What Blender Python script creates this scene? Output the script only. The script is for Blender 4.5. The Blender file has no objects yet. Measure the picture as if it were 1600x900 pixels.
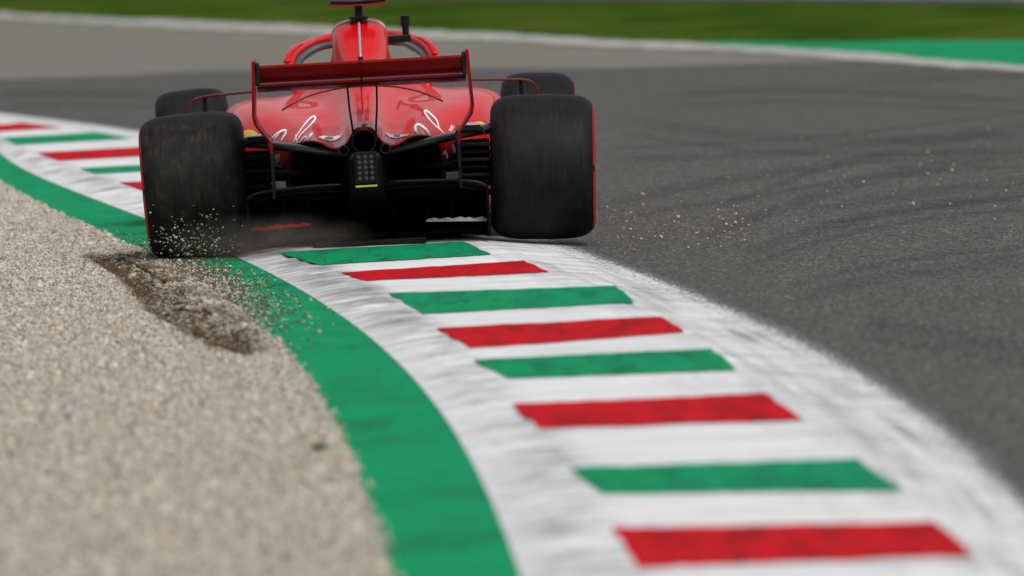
import bpy, bmesh, math, random
import numpy as np
from mathutils import Vector, Matrix
from mathutils.bvhtree import BVHTree

random.seed(7); RNG = np.random.default_rng(7)
SC = bpy.context.scene
COL = SC.collection
rad = math.radians

# ------------------------------------------------------------------ camera
FPX, CAM_H, PITCH, ROLL = 13333.33, 1.75, rad(2.92), rad(2.1)
_d = Vector((0, math.cos(PITCH), -math.sin(PITCH)))
_r0 = Vector((1, 0, 0)); _u0 = _r0.cross(_d)
CR = _r0 * math.cos(ROLL) - _u0 * math.sin(ROLL)
CU = _u0 * math.cos(ROLL) + _r0 * math.sin(ROLL)
CP = Vector((0, 0, CAM_H))
cam_d = bpy.data.cameras.new('camera'); cam = bpy.data.objects.new('camera', cam_d); COL.objects.link(cam)
cam.matrix_world = Matrix(((CR.x, CU.x, -_d.x, CP.x), (CR.y, CU.y, -_d.y, CP.y), (CR.z, CU.z, -_d.z, CP.z), (0, 0, 0, 1)))
cam_d.sensor_width = 36; cam_d.lens = 300; cam_d.clip_start = 0.5; cam_d.clip_end = 5000
cam_d.dof.use_dof = True; cam_d.dof.focus_distance = 37.6; cam_d.dof.aperture_fstop = 3.6
SC.camera = cam

# ------------------------------------------------------------------ sky, sun, exposure
SUN_EL, SUN_AZ = rad(52), rad(150)          # azimuth clockwise from +Y: behind the camera, to the right
w = bpy.data.worlds.new('World'); SC.world = w; w.use_nodes = True
nt = w.node_tree; nt.nodes.clear()
sky = nt.nodes.new('ShaderNodeTexSky'); sky.sky_type = 'NISHITA'; sky.sun_disc = False
sky.sun_elevation = SUN_EL; sky.sun_rotation = SUN_AZ; sky.air_density = 1.0; sky.dust_density = 4.0
hs = nt.nodes.new('ShaderNodeHueSaturation'); hs.inputs['Saturation'].default_value = 0.22
bg = nt.nodes.new('ShaderNodeBackground'); bg.inputs['Strength'].default_value = 0.15
out = nt.nodes.new('ShaderNodeOutputWorld')
nt.links.new(sky.outputs[0], hs.inputs['Color']); nt.links.new(hs.outputs[0], bg.inputs[0]); nt.links.new(bg.outputs[0], out.inputs[0])
sun_d = bpy.data.lights.new('sun', 'SUN'); sun_d.energy = 1.2; sun_d.angle = rad(18); sun_d.color = (1.0, 0.96, 0.9)
sun = bpy.data.objects.new('sun', sun_d); COL.objects.link(sun)
_sd = Vector((math.sin(SUN_AZ) * math.cos(SUN_EL), math.cos(SUN_AZ) * math.cos(SUN_EL), math.sin(SUN_EL)))
sun.rotation_euler = _sd.to_track_quat('Z', 'Y').to_euler(); sun.location = (10, 0, 30)
vs = SC.view_settings; vs.view_transform = 'Standard'; vs.look = 'None'; vs.gamma = 1; vs.exposure = 0.05
vs.use_curve_mapping = False

# ------------------------------------------------------------------ pixel helpers (1600 x 900 photograph)
def ray(x, y): return (_d * FPX + CR * (x - 800) - CU * (y - 450)).normalized()
def gnd(x, y, z=0.0):
    v = ray(x, y); t = (z - CAM_H) / v.z; return CP + v * t
def proj(P):
    q = P - CP; k = q.dot(_d); return 800 + FPX * q.dot(CR) / k, 450 - FPX * q.dot(CU) / k

# ------------------------------------------------------------------ object helpers
def mesh_obj(name, verts, faces, mat, parent=None, smooth=False, auto=None):
    me = bpy.data.meshes.new(name); me.from_pydata([tuple(v) for v in verts], [], faces); me.update()
    if mat: me.materials.append(mat)
    o = bpy.data.objects.new(name, me); COL.objects.link(o)
    if parent: o.parent = parent
    if smooth:
        me.polygons.foreach_set('use_smooth', [True] * len(me.polygons))
        if auto: sharp(me, auto)
    return o
def sharp(me, ang):
    bm = bmesh.new(); bm.from_mesh(me)
    for e in bm.edges:
        if len(e.link_faces) == 2 and e.calc_face_angle(0) > ang: e.smooth = False
    bm.to_mesh(me); bm.free()
def tag(o, label=None, cat=None, group=None, kind=None):
    for k, v in (('label', label), ('category', cat), ('group', group), ('kind', kind)):
        if v: o[k] = v
    return o
def empty(name, loc=(0, 0, 0)):
    o = bpy.data.objects.new(name, None); COL.objects.link(o); o.location = loc; o.empty_display_size = 0.2; return o
class MB:
    def __init__(s): s.v = []; s.f = []
    def add(s, V, F):
        n = len(s.v); s.v += [tuple(v) for v in V]; s.f += [tuple(i + n for i in f) for f in F]
    def box(s, a, b):
        x0, y0, z0 = a; x1, y1, z1 = b
        s.add([(x0, y0, z0), (x1, y0, z0), (x1, y1, z0), (x0, y1, z0), (x0, y0, z1), (x1, y0, z1), (x1, y1, z1), (x0, y1, z1)],
              [(0, 3, 2, 1), (4, 5, 6, 7), (0, 1, 5, 4), (1, 2, 6, 5), (2, 3, 7, 6), (3, 0, 4, 7)])
    def bar(s, a, b, wd, th, up=(0, 1, 0), n=10, w2=None, t2=None):
        """elliptic fairing from a to b; wd along `up`, th across"""
        a, b = Vector(a), Vector(b); t = (b - a).normalized(); u = Vector(up); u = (u - t * u.dot(t)).normalized(); c = t.cross(u)
        w2 = w2 or wd; t2 = t2 or th; V = []
        for p, ww, tt in ((a, wd, th), (b, w2, t2)):
            for k in range(n):
                q = 2 * math.pi * k / n; V.append(p + u * (ww / 2 * math.cos(q)) + c * (tt / 2 * math.sin(q)))
        F = [(k, (k + 1) % n, n + (k + 1) % n, n + k) for k in range(n)] + [tuple(range(n))[::-1], tuple(range(n, 2 * n))]
        s.add(V, F)
    def tube(s, pts, r, n=10, flat=1.0, up=(0, 0, 1), cap=True):
        pts = [Vector(p) for p in pts]; V = []; m = len(pts)
        rs = r if isinstance(r, (list, tuple)) else [r] * m
        for i, p in enumerate(pts):
            t = (pts[min(i + 1, m - 1)] - pts[max(i - 1, 0)]).normalized(); u = Vector(up); u = (u - t * u.dot(t))
            u = u.normalized() if u.length > 1e-4 else t.orthogonal().normalized(); c = t.cross(u)
            for k in range(n):
                q = 2 * math.pi * k / n; V.append(p + u * (rs[i] * flat * math.cos(q)) + c * (rs[i] * math.sin(q)))
        F = [(i * n + k, i * n + (k + 1) % n, (i + 1) * n + (k + 1) % n, (i + 1) * n + k) for i in range(m - 1) for k in range(n)]
        if cap: F += [tuple(range(n))[::-1], tuple(range((m - 1) * n, m * n))]
        s.add(V, F)
    def build(s, name, mat, parent=None, smooth=False, auto=None, bevel=None):
        o = mesh_obj(name, s.v, s.f, mat, parent, smooth, auto)
        if bevel:
            m = o.modifiers.new('bevel', 'BEVEL'); m.width = bevel; m.segments = 2; m.limit_method = 'ANGLE'
        return o
def catmull(P, n):
    """n samples per span through the points P (numpy k x d)"""
    P = np.asarray(P, float); k = len(P); Q = np.vstack([2 * P[0] - P[1], P, 2 * P[-1] - P[-2]]); res = []
    for i in range(k - 1):
        p0, p1, p2, p3 = Q[i:i + 4]
        for j in range(n):
            t = j / n
            res.append(0.5 * (2 * p1 + (p2 - p0) * t + (2 * p0 - 5 * p1 + 4 * p2 - p3) * t * t + (3 * p1 - p0 - 3 * p2 + p3) * t ** 3))
    res.append(P[-1]); return np.array(res)
def loft(secs, nu, nv):
    """secs: list of equal-length point lists -> smooth grid (rows along the loft)"""
    A = np.array(secs, float); A = np.stack([catmull(A[i], nv) for i in range(len(A))])
    return np.stack([catmull(A[:, j], nu) for j in range(A.shape[1])], axis=1)
def grid_faces(r, c, flip=False):
    F = [(i * c + j, i * c + j + 1, (i + 1) * c + j + 1, (i + 1) * c + j) for i in range(r - 1) for j in range(c - 1)]
    return [f[::-1] for f in F] if flip else F

# ------------------------------------------------------------------ materials
class NB:
    def __init__(s, name):
        s.m = bpy.data.materials.new(name); s.m.use_nodes = True; s.t = s.m.node_tree
        s.p = s.t.nodes['Principled BSDF']; s.out = s.t.nodes['Material Output']
    def n(s, kind, **kw):
        x = s.t.nodes.new(kind)
        for k, v in kw.items():
            if k in x.inputs: x.inputs[k].default_value = v
            else: setattr(x, k, v)
        return x
    def l(s, a, b): s.t.links.new(a, b)
    def co(s, kind='Object', scale=(1, 1, 1), rot=(0, 0, 0)):
        c = s.n('ShaderNodeTexCoord'); mp = s.n('ShaderNodeMapping'); mp.inputs['Scale'].default_value = scale; mp.inputs['Rotation'].default_value = rot
        s.l(c.outputs[kind], mp.inputs[0]); return mp.outputs[0]
    def noise(s, co, scale, detail=4, rough=0.6, dist=0.0):
        x = s.n('ShaderNodeTexNoise', Scale=scale, Detail=detail, Roughness=rough, Distortion=dist); s.l(co, x.inputs['Vector']); return x.outputs['Fac']
    def ramp(s, fac, stops, interp='LINEAR'):
        r = s.n('ShaderNodeValToRGB'); r.color_ramp.interpolation = interp; e = r.color_ramp.elements
        while len(e) < len(stops): e.new(0.5)
        for el, (pos, c) in zip(e, stops):
            el.position = pos; el.color = (c, c, c, 1) if isinstance(c, (int, float)) else (*c, 1)
        s.l(fac, r.inputs[0]); return r.outputs[0]
    def mix(s, fac, a, b, mode='MIX'):
        x = s.n('ShaderNodeMix'); x.data_type = 'RGBA'; x.blend_type = mode
        for sock, v in ((x.inputs[0], fac), (x.inputs[6], a), (x.inputs[7], b)):
            if hasattr(v, 'is_output') : s.l(v, sock)
            elif isinstance(v, tuple): sock.default_value = (*v, 1)
            else: sock.default_value = v
        return x.outputs[2]
    def bump(s, h, strength=0.3, dist=0.01):
        b = s.n('ShaderNodeBump', Strength=strength, Distance=dist); s.l(h, b.inputs['Height']); s.l(b.outputs[0], s.p.inputs['Normal'])
    def set(s, **kw):
        for k, v in kw.items():
            sock = s.p.inputs[k.replace('_', ' ')]
            if hasattr(v, 'is_output'): s.l(v, sock)
            elif isinstance(v, tuple): sock.default_value = (*v, 1)
            else: sock.default_value = v
        return s

def simple(name, col, rough=0.5, metal=0.0, coat=0.0, var=0.15, scale=30, spec=0.3):
    b = NB(name); n = b.noise(b.co(), scale, 5)
    dark = tuple(c * (1 - var) for c in col); lite = tuple(min(1, c * (1 + var)) for c in col)
    b.set(Base_Color=b.ramp(n, [(0.3, dark), (0.7, lite)]), Roughness=rough, Metallic=metal, Specular_IOR_Level=spec, Coat_Weight=coat, Coat_Roughness=0.06, Coat_IOR=1.38)
    return b.m

def m_paint():
    b = NB('red_paint'); n = b.noise(b.co(), 9, 6)
    sp = b.ramp(b.noise(b.co(), 240, 2), [(0.68, 0.0), (0.78, 0.5)])
    c = b.mix(n, (0.50, 0.0022, 0.004), (0.58, 0.004, 0.006))
    c = b.mix(sp, c, (0.28, 0.05, 0.03))
    b.set(Base_Color=c, Roughness=b.ramp(n, [(0.3, 0.35), (0.7, 0.45)]), Specular_IOR_Level=0.12, Coat_Weight=0.42, Coat_Roughness=0.02, Coat_IOR=1.38)
    b.bump(b.noise(b.co('Object', (2.2, .8, 2.2)), 2.6, 2, .45), 0.32, 0.03)
    return b.m
def m_rubber(dust):
    b = NB('tyre_rubber'); co = b.co('Object', (18, 1.2, 1.2)); n = b.noise(co, 6, 6, 0.65); n2 = b.noise(b.co(), 14, 5)
    c = b.mix(b.ramp(n, [(0.35, 0.0), (0.7, 1.0)]), (0.004, 0.004, 0.0043), (0.011, 0.0108, 0.0104))
    n3 = b.noise(b.co('Object', (9, 1.5, 1.5)), 9, 7, 0.7)
    mm = b.n('ShaderNodeMath', operation='MULTIPLY'); b.l(b.ramp(n2, [(0.42, 0.0), (0.75, dust)]), mm.inputs[0]); b.l(b.ramp(n3, [(0.4, 0.1), (0.7, 1.0)]), mm.inputs[1])
    c = b.mix(mm.outputs[0], c, (0.070, 0.060, 0.044))
    b.set(Base_Color=c, Roughness=0.6, Specular_IOR_Level=0.15); b.bump(n, 0.25, 0.003)
    return b.m
def m_asphalt():
    b = NB('asphalt'); co = b.co()
    agg = b.n('ShaderNodeTexVoronoi', Scale=60.0); b.l(b.co('Object', (1, .3, 1)), agg.inputs['Vector'])
    grain = b.noise(b.co('Object', (1, .22, 1)), 75, 5, 0.75); big = b.noise(b.co('Object', (1.0, 0.22, 1), (0, 0, 0.5)), 0.55, 6, 0.6)
    c = b.ramp(grain, [(0.36, (0.028, 0.0278, 0.0268)), (0.50, (0.072, 0.0708, 0.0678)), (0.66, (0.190, 0.187, 0.178))])
    c = b.mix(b.ramp(big, [(0.35, 0.0), (0.7, 0.55)]), c, (0.078, 0.0755, 0.070))
    spec = b.ramp(agg.outputs['Color'], [(0.86, 0.0), (0.95, 0.7)])
    c = b.mix(spec, c, (0.22, 0.21, 0.19))
    b.set(Base_Color=c, Roughness=0.9, Specular_IOR_Level=0.08); b.bump(agg.outputs['Distance'], 0.5, 0.006)
    return b.m
def m_paintground(name, base, wear_col, wear=0.6, grime=(0.10, 0.095, 0.09), g=0.5, stretch=(7, 0.9, 1), fine=1.0):
    b = NB(name); co = b.co('Object', stretch, (0, 0, -0.12)); n = b.noise(co, 1.6, 8, 0.68, 0.4); f = b.noise(b.co(), 70 * fine, 4, 0.7)
    patch = b.noise(b.co(), 0.8, 5, 0.6)
    c = b.mix(b.ramp(f, [(0.3, 0.35), (0.65, 0.0)]), base, wear_col)
    gm = b.n('ShaderNodeMath', operation='MULTIPLY'); b.l(b.ramp(n, [(0.44, 0.0), (0.66, g)]), gm.inputs[0]); b.l(b.ramp(patch, [(0.35, 0.25), (0.65, 1.0)]), gm.inputs[1])
    c = b.mix(gm.outputs[0], c, grime)
    k = b.ramp(b.noise(b.co('Object', (1.2, 5, 1)), 4.0, 7, 0.7), [(0.60, 0.0), (0.72, wear)])
    c = b.mix(k, c, wear_col)
    b.set(Base_Color=c, Roughness=0.85, Specular_IOR_Level=0.03); b.bump(f, 0.35, 0.004)
    return b.m
def m_gravel_bed():
    b = NB('gravel_bed'); v = b.n('ShaderNodeTexVoronoi', Scale=62.0); b.l(b.co(), v.inputs['Vector'])
    c = b.ramp(v.outputs['Color'], [(0.1, (0.20, 0.18, 0.15)), (0.4, (0.36, 0.325, 0.265)), (0.7, (0.45, 0.41, 0.34)), (0.95, (0.55, 0.51, 0.45))])
    a = b.n('ShaderNodeAttribute', attribute_name='soil'); c = b.mix(a.outputs['Fac'], c, (0.050, 0.031, 0.016))
    b.set(Base_Color=c, Roughness=1, Specular_IOR_Level=0.05); b.bump(v.outputs['Distance'], 1.0, 0.012)
    return b.m
def m_stones(soil=True):
    b = NB('gravel_stone'); g = b.n('ShaderNodeNewGeometry')
    c = b.ramp(g.outputs['Random Per Island'], [(0.0, (0.20, 0.195, 0.18)), (0.14, (0.30, 0.285, 0.25)), (0.3, (0.45, 0.385, 0.30)), (0.45, (0.36, 0.345, 0.31)), (0.6, (0.52, 0.475, 0.395)),
                                                 (0.72, (0.45, 0.34, 0.26)), (0.85, (0.46, 0.45, 0.41)), (1.0, (0.60, 0.565, 0.50))])
    if soil:
        a = b.n('ShaderNodeAttribute', attribute_name='soil'); c = b.mix(a.outputs['Fac'], c, (0.078, 0.047, 0.023))
    b.set(Base_Color=c, Roughness=0.95, Specular_IOR_Level=0.1); return b.m
def m_grass():
    b = NB('grass'); co = b.co('Object', (0.6, 0.22, 1)); n = b.noise(co, 0.9, 6, 0.62); f = b.noise(b.co(), 9, 6, 0.7)
    c = b.ramp(n, [(0.32, (0.022, 0.052, 0.006)), (0.5, (0.044, 0.082, 0.010)), (0.66, (0.105, 0.118, 0.020))])
    c = b.mix(b.ramp(f, [(0.3, 0.5), (0.7, 0.0)]), c, (0.022, 0.05, 0.006))
    b.set(Base_Color=c, Roughness=1.0, Specular_IOR_Level=0.0); b.bump(f, 0.6, 0.05); return b.m
def m_skid():
    b = NB('skid_rubber'); n = b.noise(b.co('Object', (1, 1, 1)), 3.0, 6, 0.7)
    uv = b.n('ShaderNodeTexCoord'); sx = b.n('ShaderNodeSeparateXYZ'); b.l(uv.outputs['UV'], sx.inputs[0])
    edge = b.ramp(sx.outputs['Y'], [(0.0, 0.0), (0.3, 1.0), (0.7, 1.0), (1.0, 0.0)]); ends = b.ramp(sx.outputs['X'], [(0.0, 0.0), (0.15, 1.0), (0.9, 1.0), (1.0, 0.3)])
    m1 = b.n('ShaderNodeMath', operation='MULTIPLY'); b.l(edge, m1.inputs[0]); b.l(ends, m1.inputs[1])
    m2 = b.n('ShaderNodeMath', operation='MULTIPLY'); b.l(m1.outputs[0], m2.inputs[0]); b.l(b.ramp(n, [(0.35, 0.04), (0.7, 0.30)]), m2.inputs[1])
    b.set(Base_Color=(0.018, 0.018, 0.018), Roughness=0.75, Alpha=m2.outputs[0]); return b.m
def m_kerb():
    """white kerb paint; UV x = metres along, y = across (0..1 inner band, 1..2 stripes, 2..3 outer band)"""
    b = NB('kerb_white_paint'); tc = b.n('ShaderNodeTexCoord'); sx = b.n('ShaderNodeSeparateXYZ'); b.l(tc.outputs['UV'], sx.inputs[0])
    dv = b.n('ShaderNodeMath', operation='DIVIDE'); b.l(sx.outputs['Y'], dv.inputs[0]); dv.inputs[1].default_value = 3.0; v = dv.outputs[0]
    f = b.noise(b.co(), 60, 4, 0.7); fs = b.noise(b.co('Object', (1, .3, 1)), 55, 4, 0.75)
    def mul(a, c):
        m = b.n('ShaderNodeMath', operation='MULTIPLY'); b.l(a, m.inputs[0])
        if hasattr(c, 'is_output'): b.l(c, m.inputs[1])
        else: m.inputs[1].default_value = c
        return m.outputs[0]
    c = b.mix(b.ramp(f, [(0.35, 0.30), (0.6, 0.0)]), (0.73, 0.74, 0.75), (0.50, 0.50, 0.495))
    # scuffs across the inner band
    tr = b.noise(b.co('UV', (6.5, .8, 1)), 1.0, 7, 0.7, .3); big = b.noise(b.co('UV', (.35, .5, 1)), 1.0, 4)
    k = mul(mul(b.ramp(tr, [(0.40, 0.0), (0.62, 0.9)]), b.ramp(v, [(0.02, .55), (0.15, .9), (0.31, 1.0), (0.36, 0.35), (0.62, .4), (.72, .7), (1.0, .5)])), b.ramp(big, [(0.25, .5), (0.5, 1.0)]))
    c = b.mix(k, c, (0.17, 0.17, 0.175))
    # old tyre dirt where cars cut the corner
    uu = b.n('ShaderNodeMapRange'); b.l(sx.outputs['X'], uu.inputs[0]); uu.inputs[1].default_value = 14; uu.inputs[2].default_value = 72
    k = mul(mul(b.ramp(uu.outputs[0], [(.26, 0.0), (.33, .8), (.41, .9), (.46, .3), (.5, 0.0)]), b.ramp(v, [(0.0, .5), (0.2, 1.0), (0.33, 1.0), (0.37, 0.0)])), b.ramp(b.noise(b.co('UV', (9, .5, 1)), 1.0, 6, .7), [(.42, .05), (.56, .85)]))
    c = b.mix(k, c, (0.15, 0.145, 0.14))
    # rubber sweeps along the outer band
    ru = b.noise(b.co('UV', (.5, 7, 1), (0, 0, .12)), 1.0, 6, 0.65, .5); bg_ = b.noise(b.co('UV', (.45, 1.5, 1)), 1.3, 4)
    k = mul(mul(b.ramp(ru, [(0.44, 0.0), (0.66, 0.75)]), b.ramp(v, [(0.5, 0.0), (0.68, .7), (0.85, 1.0), (1.0, .6)])), b.ramp(bg_, [(0.36, .2), (0.56, 1.0)]))
    c = b.mix(k, c, (0.16, 0.16, 0.165))
    # paint breaks up into the asphalt at the outer edge
    ad = b.n('ShaderNodeMath', operation='ADD'); b.l(fs, ad.inputs[0]); b.l(b.ramp(v, [(0.80, 0.0), (0.93, .16), (1.0, .42)]), ad.inputs[1])
    c = b.mix(b.ramp(ad.outputs[0], [(0.66, 0.0), (0.78, .92)]), c, (0.060, 0.058, 0.055))
    b.set(Base_Color=c, Roughness=0.75, Specular_IOR_Level=0.08); b.bump(f, 0.3, 0.004); return b.m
M = dict(
    paint=m_paint(), rubber=m_rubber(0.25), rubber_dusty=m_rubber(0.7), asphalt=m_asphalt(),
    carbon=simple('black_carbon', (0.006, 0.006, 0.0065), 0.5, var=0.3, spec=0.1), satin=simple('satin_black', (0.009, 0.009, 0.010), 0.35, coat=0.15, spec=0.15),
    arm=simple('dark_grey_fairing', (0.050, 0.051, 0.055), 0.35, coat=0.5), silver=simple('silver_trim', (0.42, 0.43, 0.45), 0.3, 0.3),
    rim=simple('dark_rim', (0.02, 0.02, 0.022), 0.35, 0.6), red_band=simple('red_tyre_paint', (0.36, 0.010, 0.015), 0.6),
    maroon=simple('maroon_trim', (0.10, 0.008, 0.010), 0.4, spec=.15), matte=simple('matte_black', (0.0035, 0.0035, 0.0038), 0.7, spec=0.03), flapred=simple('deep_red', (0.24, 0.002, 0.004), 0.4, coat=0.12, spec=0.1),  # flapred: darker red than the body, for flap and endplates
    darkred=simple('red_trim', (0.25, 0.006, 0.008), 0.32, coat=0.4), white=simple('white_lettering', (0.82, 0.82, 0.82), 0.4),
    emblem_green=simple('green_emblem', (0.02, 0.16, 0.11), 0.4), yellow=simple('yellow_emblem', (0.95, 0.50, 0.01), 0.4),
    lime=simple('lime_strip', (0.42, 0.50, 0.02), 0.4), led=simple('lamp_lens', (0.045, 0.045, 0.039), 0.45, spec=.1), pipe=simple('exhaust_metal', (0.06, 0.055, 0.05), 0.4, 0.9),
    kerb_white=m_kerb(),
    kerb_red=m_paintground('kerb_red_paint', (0.50, 0.007, 0.013), (0.28, 0.012, 0.016), 0.5, (0.07, 0.010, 0.012), 0.8),
    kerb_green=m_paintground('kerb_green_paint', (0.006, 0.255, 0.105), (0.012, 0.15, 0.07), 0.5, (0.010, 0.06, 0.035), 0.8),
    verge=m_paintground('green_verge_paint', (0.006, 0.265, 0.108), (0.010, 0.16, 0.07), 0.5, (0.012, 0.085, 0.045), 0.8, (2.5, 1.2, 1)),
    line=m_paintground('white_line_paint', (0.40, 0.40, 0.38), (0.27, 0.265, 0.24), 0.8, (0.20, 0.19, 0.17), 0.8),
    runoff=m_paintground('pale_runoff_asphalt', (0.185, 0.174, 0.148), (0.145, 0.137, 0.117), 0.4, (0.115, 0.108, 0.092), 0.8, (0.5, 1.4, 1)),
    bed=m_gravel_bed(), stone=m_stones(), grass=m_grass(), skid=m_skid(),
    foliage=simple('foliage', (0.035, 0.060, 0.015), 0.9, var=.5, scale=.3),
    steel=simple('galvanised_steel', (0.33, 0.34, 0.35), 0.5, 0.6), concrete=simple('concrete', (0.30, 0.30, 0.29), 0.85, scale=4),
)

# ------------------------------------------------------------------ kerb curves measured on the ground
def fit(px, z, deg=4):
    P = [gnd(x, y, z) for x, y in px]; Y = np.array([p.y for p in P]); X = np.array([p.x for p in P])
    c = np.polyfit((Y - 40) / 20, X, deg); lo, hi = Y.min(), Y.max()
    f = lambda y: np.polyval(c, (y - 40) / 20)
    def g(y):
        if y < lo: return f(lo) + (y - lo) * (f(lo + .5) - f(lo)) / .5
        if y > hi: return f(hi) + (y - hi) * (f(hi) - f(hi - .5)) / .5
        return f(y)
    return lambda y: float(g(y))
fA = fit([(630, 900), (600, 780), (560, 700), (520, 645), (471, 571), (425, 526), (366, 463), (296, 431), (254, 414), (215, 393), (156, 358), (95, 337), (57, 315), (0, 285)], 0)
fB = fit([(818, 900), (790, 830), (745, 750), (700, 673), (635, 589), (590, 536), (534, 484), (481, 452), (397, 423), (362, 400), (215, 342), (150, 315), (85, 282), (25, 256), (0, 245)], 0)
fC = fit([(955, 825), (1000, 885), (890, 730), (940, 770), (800, 632), (845, 668), (740, 563), (795, 590), (683, 513), (735, 543), (608, 459), (660, 489), (532, 427), (570, 437), (460, 400), (500, 413),
          (185, 287), (215, 301), (137, 265), (155, 272), (57, 240), (97, 252), (0, 217), (30, 227)], .035)
fD = fit([(1455, 815), (1520, 865), (1335, 717), (1405, 763), (1190, 615), (1255, 655), (1110, 545), (1150, 577), (1030, 495), (1070, 518), (962, 447), (988, 472), (835, 408), (868, 424), (735, 385), (765, 396),
          (180, 210), (210, 217), (65, 197), (100, 201)], .04)
fE = fit([(1600, 740), (1549, 704), (1478, 664), (1411, 620), (1344, 571), (1220, 500), (1110, 450), (997, 410), (921, 393), (861, 376), (215, 200), (120, 190), (75, 182), (0, 175)], 0)
ZC, ZD = 0.035, 0.040
Y0, Y1 = 14.0, 72.0

# ------------------------------------------------------------------ the setting: sheets
def sheet(name, pts, z, mat, label=None, parent=None):
    o = mesh_obj(name, [(x, y, z) for x, y in pts], [tuple(range(len(pts)))], mat, parent)
    if not parent: tag(o, label, name.replace('_', ' '), kind='structure')
    return o
G = lambda *px: [(gnd(*p).x, gnd(*p).y) for p in px]
# grass reaches the horizon
S = 1500; gm = MB(); gm.add([(-S, -S, -0.02), (S, -S, -0.02), (S, S, -0.02), (-S, S, -0.02)], [(0, 1, 2, 3)])
tag(gm.build('grass_field', M['grass']), 'wide mown green grass field behind the track', 'grass', kind='structure')
ys = np.arange(Y0, Y1 + .01, 0.5)
edgeE = [(fE(y) - 0.15, y) for y in ys]
# far edge of the dark asphalt / pale run-off / white line (left to right)
far_edge = G((0, 122), (180, 117), (325, 109), (560, 106), (960, 104), (1206, 97), (1338, 94), (1430, 101), (1600, 112))
slope = (far_edge[-1][1] - far_edge[-2][1]) / (far_edge[-1][0] - far_edge[-2][0])
far_edge = [(-40, far_edge[0][1] + 6), (-12, far_edge[0][1] + 1)] + far_edge + [(9, 50), (16, 34), (22, 8)]
asph = edgeE + [(-30, 66)] + far_edge + [(22, Y0 - 10), (edgeE[0][0], Y0 - 10)]
ln_top = [(-40, 170)] + G((0, 19), (156, 27), (312, 33), (437, 38), (637, 46), (775, 51), (950, 61), (1163, 70), (1381, 83), (1450, 92), (1600, 101)) + [(9.6, 50.5), (16.6, 34.3), (22.6, 8)]
ln_bot = [(-40, 162)] + G((0, 27), (125, 33), (281, 42), (469, 51), (637, 57), (775, 62), (950, 72), (1163, 79), (1338, 92), (1430, 100), (1600, 111)) + [(9.05, 50), (16.05, 34), (22, 8)]
def wob(pts, a):
    """refine a line and let it waver"""
    P = catmull(np.array(pts), 14); P[:, 1] += RNG.normal(0, a, len(P)); return [tuple(p) for p in P]
def band(name, top, bot, z, mat, label, x0, x1, step, a, kind_word):
    """strip between two lines given as points sorted by x"""
    xs = np.arange(x0, x1, step); T = np.interp(xs, *zip(*top)) + RNG.normal(0, a, len(xs)); B_ = np.interp(xs, *zip(*bot)) + RNG.normal(0, a, len(xs)); k = len(xs)
    mb = MB(); mb.add([(x, y, z) for x, y in zip(xs, B_)] + [(x, y, z) for x, y in zip(xs, T)], [(i, i + 1, k + i + 1, k + i) for i in range(k - 1)])
    return tag(mb.build(name, mat), label, kind_word, kind='structure')
mid = [(-40, 166)] + G((0, 24), (281, 40), (637, 52), (950, 67), (1163, 74), (1381, 87), (1600, 106)) + [(9.3, 50.2), (22.3, 8)]
band('pale_runoff', mid, [(x, y - 1.5) for x, y in far_edge], -0.014, M['runoff'], 'pale grey-tan run-off asphalt between dark track and white line', -40, 4.4, .2, 0, 'run-off')
track = sheet('track', asph, -0.008, M['asphalt'], 'dark grey asphalt race track with rubber marks')
band('white_edge_line', ln_top, ln_bot, -0.004, M['line'], 'long white painted line along the far track edge', -40, 22, .12, .22, 'white line')
gr_top = wob(G((1100, 63), (1180, 63), (1300, 64), (1380, 62), (1460, 60), (1600, 61)) + [(12, 62), (22, 40)], .1)
gr_bot = G((1100, 67), (1300, 79), (1385, 86), (1450, 95), (1600, 106)) + [(9.3, 50.2), (16.3, 34.1)]
sheet('green_runoff', gr_top + gr_bot[::-1], -0.011, M['verge'], 'bright green painted run-off patch beyond the white line')

# green verge strip, gravel bed
yv = np.arange(Y0, Y1, 0.1); vb = MB()
jag = lambda: float(RNG.normal(0, 0.008))
V = []
for y in yv: V += [(fA(y) - 0.10 + jag(), y, -0.001), (fB(y) + 0.04, y, 0.002)]
vb.add(V, [(2 * i, 2 * i + 1, 2 * i + 3, 2 * i + 2) for i in range(len(yv) - 1)])
tag(vb.build('green_verge', M['verge']), 'curved green painted concrete strip between gravel and kerb', 'green strip', kind='structure')

def seg_d(px, py, poly):
    best = 1e9
    for (x0, y0), (x1, y1) in zip(poly[:-1], poly[1:]):
        dx, dy = x1 - x0, y1 - y0; t = np.clip(((px - x0) * dx + (py - y0) * dy) / (dx * dx + dy * dy), 0, 1)
        best = np.minimum(best, np.hypot((px - x0 - t * dx), (py - y0 - t * dy)))
    return best
LAT = RNG.uniform(0, 1, (220, 220))
def vnoise(u, v):
    iu, iv = np.floor(u).astype(int), np.floor(v).astype(int); fu, fv = u - iu, v - iv; fu = fu * fu * (3 - 2 * fu); fv = fv * fv * (3 - 2 * fv); g = lambda a_, b_: LAT[a_ % 220, b_ % 220]
    return (g(iu, iv) * (1 - fu) + g(iu + 1, iv) * fu) * (1 - fv) + (g(iu, iv + 1) * (1 - fu) + g(iu + 1, iv + 1) * fu) * fv
def on_ground(pts, k=4.0): return [(gnd(*p).x, gnd(*p).y / k) for p in pts]      # depth squeezed so that widths compare
FURROW = on_ground([(148, 403), (185, 424), (215, 450), (240, 484), (288, 510), (335, 538), (380, 549)]); UPPER = on_ground([(160, 405), (230, 418), (310, 428), (400, 446)])
AM = np.linspace(Y0, Y1, 400); fA_t = np.array([fA(y) for y in AM])
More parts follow.
